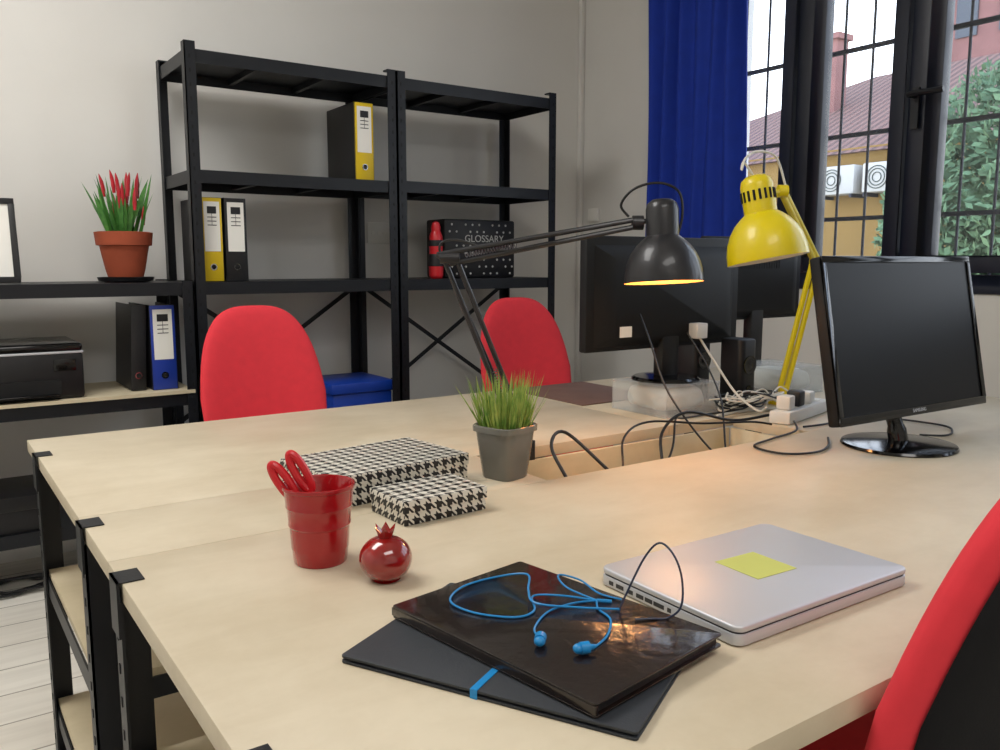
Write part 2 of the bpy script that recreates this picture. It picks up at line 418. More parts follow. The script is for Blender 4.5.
e=root('lettered_case','black studded case with white lettering on the shelf','box',(2.235,3.37,1.101))
G().box(-.20,0,0,.20,.17,.272).make('case',BLKB,e,bevel=.01)
g=G()
for r in (0,1,2,3,4,6,7):
    for c_ in range(10):
        if (r*7+c_*3)%4==0: continue
        g.lathe([(.0055,0),(.0045,.002)],(-.172+c_*.038+.012*(r%2),-.0,.020+r*.0325),0,8,Matrix.Rotation(pi/2,3,'X'))
g.make('stud_pattern',GREYL,e,kind='stuff')
text('lettering','GLOSSARY',.046,GREYL,e,(.02,-.002,.182),(pi/2,0,0))
# printer
e=root('printer','black multifunction printer on the wooden shelf','printer',(.255,3.44,.698))
G().box(-.225,-.17,.0,.225,.17,.165).make('body',BLACKP,e,bevel=.012)
G().box(-.225,-.17,.1655,.225,.17,.195).make('scanner_lid',BLACKG,e,bevel=.010)
G().box(-.227,-.172,.160,.227,.172,.168).make('trim_line',ALU,e,bevel=.002)
G().box(-.15,-.176,.02,.15,-.168,.07).make('paper_slot',HOLE,e,smooth=False)
G().box(-.14,-.20,.015,.14,-.17,.022).make('output_tray',BLACKG,e,bevel=.002)
g=G();g.box(.13,-.174,.10,.2,-.17,.14);g.make('control_panel',BLACKG,e,bevel=.001)
# picture frame
e=root('picture_frame','dark framed white print leaning on the shelf','picture frame',(.19,3.42,1.104),(-.18,0,0))
g=G();g.box(-.13,0,0,.13,.015,.02);g.box(-.13,0,.28,.13,.015,.30);g.box(-.13,0,.02,-.11,.015,.28);g.box(.11,0,.02,.13,.015,.28)
g.make('frame',BLACKP,e,bevel=.002)
G().box(-.11,.006,.02,.11,.012,.28).make('print',PAPER,e,smooth=False)
# pepper plant
e=root('potted_pepper_plant','red chilli pepper plant in a terracotta pot with saucer','plant',(.668,3.43,1.101))
G().lathe([(.075,0),(.095,.004),(.10,.018),(.095,.018),(.09,.008),(.02,.006)],(0,0,0),0,32).make('saucer',BLACKP,e)
G().lathe([(.062,.02),(.070,.05),(.086,.135),(.097,.137),(.102,.185),(.09,.187),(.084,.165),(.02,.16)],(0,0,-.001),0,36).make('pot',TERRA,e)
G().lathe([(.084,.155),(.05,.168),(.01,.17)],(0,0,0),0,24).make('soil',SOIL,e)
g=G();gr_=G()
def blade(g,base,dirv,L,w,mi=0,curl=.3,n=5):
    d=Vector(dirv).normalized();side=d.cross(Vector((random.uniform(-.5,.5),random.uniform(-.5,.5),1)));
    if side.length<1e-3: side=Vector((1,0,0))
    side.normalize();v=[];f=[]
    for i in range(n+1):
        t=i/n
        p=Vector(base)+d*L*t+Vector((d.x,d.y,0))*curl*L*t*t-Vector((0,0,1))*curl*.5*L*t*t
        ww=w*(1-t)**.6*(.6+1.2*t if t<.4 else 1.08)
        v+= [p-side*ww/2,p+side*ww/2]
    for i in range(n): f.append((2*i,2*i+1,2*i+3,2*i+2))
    g.add(v,f,mi)
for k in range(62):
    a=random.uniform(0,2*pi);s=random.uniform(.03,.42);r=random.uniform(0,.06)
    blade(g,(r*math.cos(a),r*math.sin(a),.165),(s*math.cos(a),s*math.sin(a),1),random.uniform(.11,.25),random.uniform(.017,.028),0,random.uniform(0,.15))
g.make('foliage',LEAF,e,kind='stuff')
for k in range(20):
    a=random.uniform(0,2*pi);r=random.uniform(0,.075);h=random.uniform(.27,.39)
    x,y=r*math.cos(a),r*math.sin(a);q=random.uniform(.1,.5)
    gr_.tube([(x,y,h-.06),(x+q*.01*math.cos(a),y+q*.01*math.sin(a),h-.02),(x+q*.04*math.cos(a),y+q*.04*math.sin(a),h+.025)],[.006,.008,.007,.004,.001],0,7,3)
gr_.make('peppers',LEAFR,e,kind='stuff')
e=root('document_box','black lidded box on the bottom shelf','box',(.10,3.44,.2405))
G().box(-.24,-.17,0,.24,.15,.10).make('body',BLKB,e,bevel=.004)
G().box(-.245,-.175,.08,.245,.155,.13).make('lid',BLACKP,e,bevel=.004)
g=G();pts=[]
for k in range(26):
    a=k*.9;pts.append((.25+.13*math.cos(a)+random.uniform(-.05,.05),3.40+.07*math.sin(a)+random.uniform(-.03,.03),.01+.012*random.random()))
g.tube(pts,.005,sm=5);o=g.make('cable_tangle',CABLE);o['label']='tangled black cables lying on the floor';o['category']='cable'
# ================================================================= TABLES
TZ=.74
def top(name,label,x0,y0_,x1,y1_,m=WOOD):
    o=G().box(x0,y0_,TZ-.028,x1,y1_,TZ).make(name,m,bevel=.0009);o['label']=label;o['category']='table top';return o
wt=top('worktop','long pale plywood worktop with objects spread on it',.205,.452,2.86,1.299)
top('worktop','pale plywood worktop across from the chairs',.205,1.561,1.639,2.335)
top('worktop','pale plywood worktop carrying monitors near the window',1.641,1.561,2.86,2.335)
top('filler_board','narrow pale plywood board bridging the worktops',.205,1.300,1.02,1.560)
top('filler_board','narrow pale plywood board under the power strip',1.88,1.300,2.86,1.545)
def deskframe(x0,x1,ya,yb,label,caps=True):
    e=root('metal_rack',label,'rack',(x0,ya,0));W=x1-x0;D=yb-ya;h=TZ-.0285
    for X,Y,sx,sy in ((0,0,1,1),(W,0,-1,1),(0,D,1,-1),(W,D,-1,-1)):
        g=G();post(g,X,Y,h,sx,sy,.045)
        z=.05
        while z<h-.03:
            g.box(X-.0012 if sx>0 else X,Y+sy*.02-.003,z,X if sx>0 else X+.0012,Y+sy*.02+.003,z+.014,1);z+=.05
        g.make('leg',[BLACKM,HOLE],e,smooth=False)
    if caps:
        for Y in (0,D):
            s=1 if Y==0 else -1
            g=G();g.box(-.004,min(Y,Y+s*.050),h-.05,0,max(Y,Y+s*.050),TZ+.002);g.box(-.004,min(Y,Y+s*.050),TZ+.0005,.033,max(Y,Y+s*.050),TZ+.002)
            g.make('corner_plate',BLACKM,e,smooth=False)
    for z in (.13,.45):
        g=G();g.box(.006,.006,z-.04,W-.006,.010,z);g.box(.006,D-.010,z-.04,W-.006,D-.006,z);g.box(.006,.01,z-.04,.01,D-.01,z);g.box(W-.01,.01,z-.04,W-.006,D-.01,z)
        g.box(.012,.012,z,W-.012,D-.012,z+.014,1)
        g.make('shelf',[BLACKM,WOOD2],e,smooth=False)
    return e
deskframe(.201,.62,.655,1.245,'black slotted-angle desk frame with pale wooden shelves')
deskframe(.201,.62,1.49,2.16,'black slotted-angle desk frame at the table corner')
deskframe(2.35,2.75,.66,1.255,'black slotted-angle desk frame supporting the worktop',False)
deskframe(2.35,2.75,1.60,2.16,'black slotted-angle desk frame near the window',False)
g=G();g.box(1.02,1.302,.56,1.87,1.56,.575);g.box(1.02,1.548,.575,1.87,1.560,.711);g.box(1.02,1.302,.575,1.87,1.312,.711)
g.box(1.008,1.302,.56,1.02,1.56,.711);g.box(1.87,1.302,.56,1.879,1.545,.711)
g.make('cable_tray',WOOD2,wt,bevel=.001)
o=G().box(1.65,1.93,TZ+.0003,1.98,2.32,TZ+.004).make('desk_pad',PAD,bevel=.001);o['label']='dark brown leather desk pad on the worktop';o['category']='desk pad'
# ================================================================= CHAIRS
def pillow(g,a,h,n,taper,tf,tb,fn,mi=0,k=5,na=64,rings=(.0,.25,.5,.7,.82,.9,.95,.985,1.0),tp=1.5):
    def out(th):
        c,s=math.cos(th),math.sin(th)
        x=a*math.copysign(abs(c)**(2/n),c);z=h*math.copysign(abs(s)**(2/n),s)
        zz=z/h
        x*=1-taper*max(0,zz)**tp if zz>0 else 1-.06*abs(zz)
        return x,z
    O=[out(2*pi*i/na) for i in range(na)]
    v=[];f=[]
    for sgn,t in ((1,tf),(-1,tb)):
        base=len(v)
        for r in rings[1:]:
            d=sgn*t*max(0,1-r**k)**.5
            for x,z in O: v.append(fn(x*r,z*r,d))
        v.append(fn(0,0,sgn*t));c=len(v)-1
        for i in range(na):
            q=(c,base+i,base+(i+1)%na); f.append(q if sgn>0 else q[::-1])
        for j in range(len(rings)-2):
            for i in range(na):
                i2=(i+1)%na;q=(base+j*na+i,base+(j+1)*na+i,base+(j+1)*na+i2,base+j*na+i2)
                f.append(q if sgn>0 else q[::-1])
    g.add(v,f,mi)
def chair(label,loc,rotz):
    e=root('office_chair',label,'chair',loc,(0,0,rotz),group='red office chairs around the tables')
    def bk(off):
        def fn(x,z,d):
            zz=z+.74-.80
            return (x, -.235-.20*zz+1.0*x*x*(1-.3*z/.25)+d+off, .725+z)
        return fn
    g=G();pillow(g,.218,.30,3.2,.17,.028,.024,bk(.0),k=10,tp=1.1);g.make('backrest',REDF,e,ang=60)
    g=G();pillow(g,.200,.283,3.1,.17,.004,.022,bk(-.022),k=8,tp=1.1);g.make('back_shell',SHELLM,e,ang=60)
    g=G();pillow(g,.23,.22,3,.0,.035,.03,lambda x,z,d:(x,z+.03,.475+d-.10*max(0,z/.22)**3*.3));g.make('seat',REDF,e,ang=60)
    G().box(-.17,-.14,.425,.17,.20,.446).make('seat_pan',BLACKP,e,bevel=.008)
    g=G();g.tube([(0,-.06,.425),(0,-.20,.42),(0,-.275,.48),(0,-.285,.62),(0,-.29,.72)],.018,sm=5,seg=10);g.make('back_support',BLACKP,e)
    g=G();g.lathe([(.03,.10),(.03,.26),(.018,.262),(.018,.42)],(0,0,0),0,20);g.make('gas_column',BLACKP,e)
    g=G()
    for k in range(5):
        a=2*pi*k/5+.3;g.tube([(0,0,.11),(.15*math.cos(a),.15*math.sin(a),.10),(.29*math.cos(a),.29*math.sin(a),.075)],[.03,.024,.018,.015],seg=8,sm=3)
    g.make('star_base',BLACKP,e)
    for k in range(5):
        a=2*pi*k/5+.3;x,y=.29*math.cos(a),.29*math.sin(a)
        g=G();g.cyl((x-.022*math.sin(a),y+.022*math.cos(a),.03),(x+.022*math.sin(a),y-.022*math.cos(a),.03),.03,seg=18);g.cyl((x,y,.03),(x,y,.08),.008,seg=8)
        g.make('caster',BLACKP,e)
    return e
ch=chair('red upholstered office chair with a black back shell',(.975,.600,0),0)
dup(ch,(.968,2.63,0),(0,0,pi-.02),'red upholstered office chair facing the table by the shelving')
dup(ch,(2.095,2.66,0),(0,0,pi-.10),'red upholstered office chair turned slightly beside the shelving')
# ================================================================= TABLE OBJECTS
e=root('pencil_bucket','small glossy red metal bucket holding scissors','bucket',(.464,1.128,TZ))
G().lathe([(.037,0),(.0385,.002),(.0405,.02),(.0413,.0225),(.0417,.025),(.0432,.055),(.0452,.0575),(.0452,.061),(.0448,.063),(.0467,.083),(.0482,.085),(.0482,.088),(.0480,.09),(.0505,.110),(.0525,.1115),(.053,.114),(.0525,.1165),(.0505,.117),(.049,.1145),(.0365,.004),(.005,.003)],(0,0,0),0,48).make('body',REDE,e)
def scissors(label,base,tip):
    d=(Vector(tip)-Vector(base)).normalized();xx=Vector((.82,-.57,0));xx=(xx-d*xx.dot(d)).normalized();yy=d.cross(xx)
    M=Matrix((xx,yy,d)).transposed()
    e=root('scissors',label,'scissors',base);e.rotation_mode='QUATERNION';e.rotation_quaternion=M.to_quaternion()
    for s in (1,-1):
        g=G()
        g.add([(s*.001,0,0),(s*.009,0,.06),(s*-.002,0,.10),(-s*.006,0,.09),(s*.001,s*.0015,0),(s*.009,s*.0015,.06),(-s*.002,s*.0015,.10),(-s*.006,s*.0015,.09)],[(0,1,2,3),(4,7,6,5),(0,4,5,1),(1,5,6,2),(2,6,7,3),(3,7,4,0)])
        g.make('blade',STEEL,e,smooth=False)
    for s in (1,-1):
        g=G();pts=[]
        for k in range(14):
            a=2*pi*k/14;z_=.030*math.sin(a);pts.append((s*(.0135+.0075*math.cos(a)+.04*z_),s*.0025,.138+z_))
        g.tube(pts,.0062,sm=3,closed=True,seg=10);g.tube([(0,s*.001,.075),(s*.004,s*.001,.09),(s*.011,s*.002,.110)],.0075,sm=3)
        g.make('handle',REDP,e)
    return e
scissors('scissors with red plastic handles standing in the bucket',(.488,1.106,.748),(.418,1.150,.892))
# pomegranate
e=root('pomegranate_ornament','glossy dark red ceramic pomegranate ornament','ornament',(.508,1.005,TZ))
pr=[]
for i in range(17):
    t=pi*(1-i/16);r=.0365*math.sin(t)**.9 if i not in (0,16) else .004
    pr.append((max(r,.004),.031+.031*math.cos(t)))
pr[0]=(.014,0);pr[1]=(.020,.0015)
G().lathe(pr[:-1]+[(.009,.062)],(0,0,0),0,40).make('body',REDG,e,ang=60)
g=G();ns=12;v=[];f=[]
for i in range(ns):
    a=2*pi*i/ns;up=.078 if i%2==0 else .069;ro=.016 if i%2==0 else .012
    v+=[(.009*math.cos(a),.009*math.sin(a),.059),(ro*math.cos(a),ro*math.sin(a),up),((ro-.002)*math.cos(a),(ro-.002)*math.sin(a),up-.001),(.006*math.cos(a),.006*math.sin(a),.062)]
for i in range(ns):
    j=(i+1)%ns
    for k in range(4): f.append((4*i+k,4*j+k,4*j+(k+1)%4,4*i+(k+1)%4))
g.add(v,f);g.make('crown',REDG,e)
def hbox(label,c,w,d,h,rot):
    e=root('gift_box',label,'box',(c[0],c[1],TZ+.0005),(0,0,rot))
    G().box(-w/2+.002,-d/2+.002,0,w/2-.002,d/2-.002,h-.012).make('body',HT,e,bevel=.001,uv=True)
    G().box(-w/2,-d/2,h-.022,w/2,d/2,h).make('lid',HT,e,bevel=.0012,uv=True)
hbox('large flat black and white houndstooth box',(.722,1.464),.305,.205,.058,math.radians(7))
hbox('small flat black and white houndstooth box',(.721,1.256),.170,.118,.042,math.radians(2.5))
e=root('potted_grass','green artificial grass in a smoked grey glass pot','plant',(.968,1.372,TZ),(0,0,.25))
g=G();v=[];f=[];prof=[(.038,0),(.040,.003),(.052,.095),(.0575,.097),(.058,.108),(.0555,.110),(.051,.107),(.0385,.010),(.004,.008)]
na=48
for r,z in prof:
    for k in range(na):
        a=2*pi*k/na;c_,s_=math.cos(a),math.sin(a);q=(abs(c_)**4.5+abs(s_)**4.5)**(-1/4.5)
        v.append((r*q*c_*.94,r*q*s_*.94,z))
for i in range(len(prof)-1):
    for k in range(na):
        k2=(k+1)%na;f.append((i*na+k,i*na+k2,(i+1)*na+k2,(i+1)*na+k))
f.append(tuple(reversed(range(na))));f.append(tuple((len(prof)-1)*na+k for k in range(na)))
g.add(v,f);g.make('pot',ZINC,e)
G().lathe([(.033,.012),(.045,.085),(.03,.09),(.01,.092)],(0,0,0),0,30).make('soil',mat('grey_gravel','#8A877E',.8,0,.7,90,.8,150),e)
g=G()
for k in range(420):
    a=random.uniform(0,2*pi);r=.044*random.random()**.5;s=random.uniform(0,.42)*(.3+r/.048)
    blade(g,(r*math.cos(a),r*math.sin(a),.085),(s*math.cos(a+random.uniform(-.5,.5)),s*math.sin(a+random.uniform(-.5,.5)),1),random.uniform(.06,.14),random.uniform(.0028,.0048),0,random.uniform(-.1,.12))
g.make('grass',GRASS,e,kind='stuff')
# folder
e=root('folder','dark grey card folder with a blue elastic band','folder',(.538,.721,TZ+.0004),(0,0,math.radians(28)))
g=G();g.prism(rrect(.237,.337,.004),0,.003);g.prism(rrect(.237,.337,.004),.006,.009);g.box(-.115,-.165,.003,.115,.165,.006)
g.make('cover',FOLD,e,bevel=.0006)
g=G();g.box(-.1195,-.002,-.0003,-.1187,.006,.0098);g.box(-.1187,-.002,.0091,.1187,.006,.0099);g.box(.1187,-.002,-.0003,.1195,.006,.0098)
g.make('elastic_band',BLUEC,e)
e=root('notebook','glossy black embossed notebook lying on a folder','notebook',(.5785,.728,TZ+.0105),(0,0,math.radians(9)))
g=G();g.prism(rrect(.220,.318,.005),0,.0025);g.prism(rrect(.220,.318,.005),.0125,.015);g.box(-.110,-.159,.0025,-.106,.159,.0125)
g.make('cover',NOTE,e,bevel=.0008)
G().box(-.106,-.154,.0025,.105,.154,.0125).make('pages',BLKB,e,smooth=False)
NZ=TZ+.0105+.015
e=root('earphones','bright blue in-ear earphones with a looped cable','earphones',(.55,.70,NZ))
def L_(x,y,z=0): return (x-.55,y-.70,z+.0015)
g=G()
g.tube([L_(.535,.69),L_(.545,.715),L_(.585,.742),L_(.625,.745),L_(.655,.735)],.0013,sm=6)
g.tube([L_(.566,.640),L_(.60,.655),L_(.632,.685),L_(.640,.715),L_(.655,.735)],.0013,sm=6)
g.tube([L_(.655,.735),L_(.625,.765,.003),L_(.60,.79),L_(.575,.755),L_(.545,.752),L_(.513,.79),L_(.508,.835),L_(.545,.865),L_(.60,.868),L_(.628,.84,.006),L_(.60,.80,.004),L_(.585,.765,.003),L_(.62,.725,.003),L_(.66,.70)],.0014,sm=6)
g.tube([L_(.655,.735),L_(.645,.78,.004),L_(.66,.815,.006),L_(.675,.79,.004),L_(.672,.75),L_(.682,.72)],.0013,sm=6)
g.make('cord',BLUEC,e)
g=G();g.tube([L_(.66,.70),L_(.673,.70,.02),L_(.689,.690,.06),L_(.696,.673,.082),L_(.701,.655,.072),L_(.703,.643,.047),L_(.700,.640,.015),L_(.69,.65,0),L_(.67,.66),L_(.655,.668)],.0013,sm=6);g.make('cord_loop',NAVYC,e)
g=G();g.cyl(L_(.655,.735),L_(.668,.722),.0025,seg=8);g.make('splitter',BLUEC,e)
for (x,y,a) in ((.528,.682,.8),(.553,.637,-.3)):
    g=G();d=Vector((math.cos(a),math.sin(a),0))
    c0=Vector(L_(x,y,.006))
    g.cyl(c0-d*.006,c0+d*.004,.0065,seg=18);g.sphere(c0-d*.008,.006,sc=(1,1,.9));g.cyl(c0+d*.004,c0+d*.012,.0035,seg=12,r2=.002)
    g.make('earbud',BLUEC,e)
# laptop
e=root('laptop','closed silver aluminium laptop on the worktop','laptop',(.910,.703,TZ+.001),(0,0,math.radians(-.8)))
G().prism(rrect(.345,.240,.014),.001,.0145).make('base_body',ALU,e,bevel=.0012)
G().prism(rrect(.341,.236,.013),.0145,.0165).make('seam',ALUD,e)
G().prism(rrect(.345,.240,.014),.0165,.0245).make('lid',ALU,e,bevel=.0025,seg=3)
for k,(yy,l) in enumerate(((.095,.008),(.078,.014),(.058,.010),(.040,.013),(.024,.013),(.006,.018),(-.012,.006))):
    G().box(-.1731,yy-l/2,.005,-.1722,yy+l/2,.0105).make('port',ALUD,e,smooth=False)
o=G().box(-.038,-.038,0,.038,.038,.0004).make('sticky_note',POST,None,(.915,.705,TZ+.0257),(0,0,math.radians(-3)));o['label']='pale yellow square sticky note on the laptop lid';o['category']='sticky note'
# near monitor
e=root('monitor','black flat monitor on a round glossy stand','monitor',(1.905,1.072,TZ))
G().lathe([(.128,0),(.130,.003),(.127,.008),(.10,.012),(.03,.016),(.004,.017)],(0,0,0),0,56).make('base',BLACKG,e)
g=G();g.tube([(0,.0,.012),(0,.01,.05),(0,.03,.10),(0,.05,.16)],[.022,.018,.018,.018],sm=4,seg=16);g.make('neck',BLACKG,e)
hd=bpy.data.objects.new('display',None);COL.objects.link(hd);hd.parent=e;hd.location=(.056,-.012,.072);hd.rotation_euler=(-math.radians(11),0,math.radians(-2))
W2=.302;HH=.383
G().box(-W2,.0,0,W2,.03,HH).make('housing',MONB,hd,bevel=.006)
g=G();b=.014;g.box(-W2,-.006,0,W2,.0,b+.006);g.box(-W2,-.006,HH-b,W2,0,HH);g.box(-W2,-.006,b+.006,-W2+b,0,HH-b);g.box(W2-b,-.006,b+.006,W2,0,HH-b)
g.make('bezel',BLACKG,hd,bevel=.002)
G().box(-W2+b,-.002,b+.006,W2-b,0.0005,HH-b).make('screen',SCREEN,hd,smooth=False)
text('brand_lettering','SAMSUNG',.012,ALU,hd,(0,-.0065,.011),(pi/2,0,0))
def backmon(label,loc,w,h,zb,foot=.10):
    e=root('monitor',label,'monitor',loc)
    g=G();g.lathe([(foot,0),(foot,.004),(foot*.93,.010),(.03,.014)],(0,0,0),0,40);g.make('base',BLACKG,e)
    g=G();g.prism([(-.035,-.02),(.035,-.02),(.035,.02),(-.035,.02)],.01,zb+.12);g.make('neck',BLACKP,e,bevel=.008)
    G().box(-w/2,.0,zb,w/2,.03,zb+h).make('housing',MONB,e,bevel=.006)
    g=G();x0,x1,za,zc=-w*.36,w*.36,zb+.02,zb+h*.80
    g.add([(-w*.46,0,zb+.01),(w*.46,0,zb+.01),(w*.46,0,zb+h*.93),(-w*.46,0,zb+h*.93),(x0,-.025,za+.02),(x1,-.025,za+.02),(x1,-.025,zc),(x0,-.025,zc)],[(4,5,6,7),(0,1,5,4),(1,2,6,5),(2,3,7,6),(3,0,4,7),(0,3,2,1)])
    g.make('back_cover',MONB,e,bevel=.006)
    g=G()
    for k in range(16): g.box(-w*.2+k*w*.026,-.0265,zb+h*.62,-w*.2+k*w*.026+.004,-.0245,zb+h*.72)
    g.make('vents',HOLE,e,smooth=False,kind='stuff')
    G().box(-w/2+.008,.0301,zb+.014,w/2-.008,.0315,zb+h-.008).make('screen',SCREEN,e,smooth=False)
    return e
m1=backmon('black monitor seen from behind standing on a clear box',(1.812,1.745,.8315),.625,.32,.095)
G().box(-.21,-.0262,.135,-.165,-.0252,.165).make('sticker',PAPER,m1,smooth=False)
g=G();g.box(.065,-.060,.12,.11,-.0252,.165);g.make('plug',WHITEP,m1,bevel=.003)
m2=backmon('black monitor seen from behind near the window',(2.55,2.02,TZ+.0005),.54,.30,.225)
e=root('storage_box','clear plastic box filled with crumpled white paper','box',(1.8075,1.74,TZ+.0005))
g=G();x=.1075;y=.1125;t=.003
g.box(-x,-y,0,x,y,.003);g.box(-x,-y,.003,x,-y+t,.085);g.box(-x,y-t,.003,x,y,.085);g.box(-x,-y+t,.003,-x+t,y-t,.085);g.box(x-t,-y+t,.003,x,y-t,.085)
g.make('body',CLEAR,e,smooth=False)
G().box(-x-.003,-y-.003,.085,x+.003,y+.003,.0905).make('lid',CLEAR,e,bevel=.002)
g=G();v=[];f=[];NU,NV=72,36
rr_=random.Random(3)
waves=[(rr_.uniform(-1,1)*70,rr_.uniform(-1,1)*70,rr_.uniform(-1,1)*90,rr_.uniform(0,6)) for _ in range(12)]
for i in range(NV+1):
    t=pi*i/NV
    for k in range(NU):
        a=2*pi*k/NU
        def sp_(c,p): return math.copysign(abs(c)**p,c)
        px=.092*sp_(math.sin(t),.5)*sp_(math.cos(a),.6);py=.097*sp_(math.sin(t),.5)*sp_(math.sin(a),.6);pz=.043+.033*sp_(math.cos(t),.6)
        dsum=sum(abs(math.sin(wx*px+wy*py+wz*pz+ph)) for wx,wy,wz,ph in waves)/12
        s_=1-.26*(1-dsum)*1.0
        v.append((px*(s_+.1),py*(s_+.1),.043+(pz-.043)*(s_+.12)))
for i in range(NV):
    for k in range(NU):
        k2=(k+1)%NU;f.append((i*NU+k,(i+1)*NU+k,(i+1)*NU+k2,i*NU+k2))
g.add(v,f)
ob=g.make('crumpled_paper',PAPER,e,kind='stuff',ang=20)
e2=dup(e,(2.40,1.80,TZ+.0005),None,'clear plastic box holding white paper beside the lamp')
def speaker(loc,h,label):
    e=root('speaker',label,'speaker',loc,group='black desktop speakers')
    G().prism(rrect(.075,.09,.02),0,h).make('cabinet',BLACKP,e,bevel=.006)
    g=G();g.lathe([(.028,0),(.028,.003),(.02,.001),(.008,.004)],(0,-.045,h*.62),0,24,Matrix.Rotation(pi/2,3,'X'));g.make('driver',BLACKG,e)
    g=G();g.lathe([(.014,0),(.014,.003),(.006,.001)],(0,-.045,h*.25),0,20,Matrix.Rotation(pi/2,3,'X'))
    g.make('driver',BLACKG,e)
speaker((2.035,1.84,TZ),.205,'black desktop speaker behind the power strip')
speaker((2.055,1.68,TZ),.205,'black desktop speaker standing on the worktop')
e=root('power_strip','white multi-socket power strip with plugs','power strip',(2.04,1.44,TZ+.0005),(0,0,.25))
G().box(-.15,-.03,0,.15,.03,.035).make('body',WHITEP,e,bevel=.006)
for k in range(4): G().lathe([(.018,0),(.018,.002)],(-.11+k*.07,0,.035),0,20).make('socket',PAPER,e)
for a,b,hh in ((-.13,-.09,.075),(.015,.055,.07)): G().box(a,-.02,.037,b,.02,hh).make('plug',WHITEP,e,bevel=.006)
g=G();g.box(-.06,-.02,.037,-.02,.02,.08);g.make('adapter',BLACKP,e,bevel=.006)
def cable(pts,r,m,label):
    o=G().tube(pts,r,sm=7,seg=8).make('cable',m);o['label']=label;o['category']='cable';o['group']='loose cables on the worktops';return o
c=TZ+.005
cable([(1.16,1.33,.60),(1.13,1.36,.70),(1.15,1.45,.765),(1.23,1.50,.78),(1.29,1.42,.70),(1.36,1.38,.62),(1.47,1.42,.66),(1.55,1.50,.74),(1.66,1.52,.78),(1.80,1.48,.75),(1.90,1.44,.76)],.0040,CABLE,'thick black cable looping out of the tray')
cable([(1.20,1.34,.60),(1.30,1.38,.69),(1.38,1.46,.755),(1.50,1.50,.775),(1.66,1.46,.76),(1.80,1.42,c+.01),(1.86,1.40,c)],.0028,CABLE,'black cable running over the gap')
cable([(1.20,1.40,.60),(1.36,1.38,.62),(1.52,1.44,.70),(1.62,1.52,.765),(1.72,1.585,c+.003),(1.88,1.60,c),(1.97,1.60,c)],.0030,CABLE,'black cable trailing into the tray')
cable([(1.902,1.70,.955),(1.90,1.63,.88),(1.92,1.57,.80),(1.93,1.50,.76),(1.90,1.45,.78)],.0035,CABLEW,'white monitor cable hanging to the power strip')
cable([(1.67,1.712,1.03),(1.65,1.65,.96),(1.64,1.59,.86),(1.65,1.53,.78),(1.70,1.46,.68),(1.76,1.40,.62)],.0028,CABLE,'thin black cable hanging behind the monitor')
cable([(1.85,1.70,.97),(1.87,1.64,.88),(1.85,1.57,.80),(1.81,1.52,.74),(1.75,1.46,.68),(1.70,1.40,.60)],.0028,CABLE,'black monitor cable dropping into the gap')
cable([(1.83,1.21,c),(1.74,1.15,c),(1.66,1.13,c),(1.59,1.165,c),(1.60,1.25,c),(1.70,1.28,c),(1.84,1.31,c),(1.90,1.36,c+.01)],.0028,CABLE,'thin black cable curling from the monitor')
cable([(2.05,1.10,c),(2.09,1.06,c),(2.15,1.07,c),(2.22,1.13,c),(2.20,1.27,c),(2.12,1.33,c),(2.10,1.38,c+.01)],.0028,CABLE,'thin black cable behind the monitor stand')
cable([(1.84,1.57,c),(1.95,1.575,c),(2.04,1.56,c),(2.12,1.53,c),(2.24,1.50,c),(2.30,1.60,c),(2.34,1.70,c)],.0035,CABLEW,'white power cable snaking past the lamp clamp')
cable([(1.90,1.33,c),(1.99,1.32,c),(2.10,1.34,c),(2.24,1.42,c),(2.26,1.60,c),(2.27,1.72,c)],.0030,CABLE,'black cable around the power strip')
cable([(2.32,1.98,.95),(2.31,1.92,.85),(2.27,1.86,.78),(2.25,1.76,c),(2.20,1.70,c),(2.12,1.62,c)],.0028,CABLEW,'white cable below the far monitor')
for k in range(8):
    P=[];a0=k*1.3
    for j in range(13):
        a=a0+j*1.05;P.append((1.93+.013*j+.07*math.cos(a)+random.uniform(-.02,.02),1.60+.040*math.sin(a)+random.uniform(-.012,.012)-(.10 if k>4 else 0)*(j/12),c+.004*k+random.uniform(0,.035)))
    m_=CABLE if k%2==0 else CABLEW
    cable(P,.0022+.0004*(k%3),m_,('thin black' if k%2==0 else 'thin white')+' cable tangled around the lamp clamp')
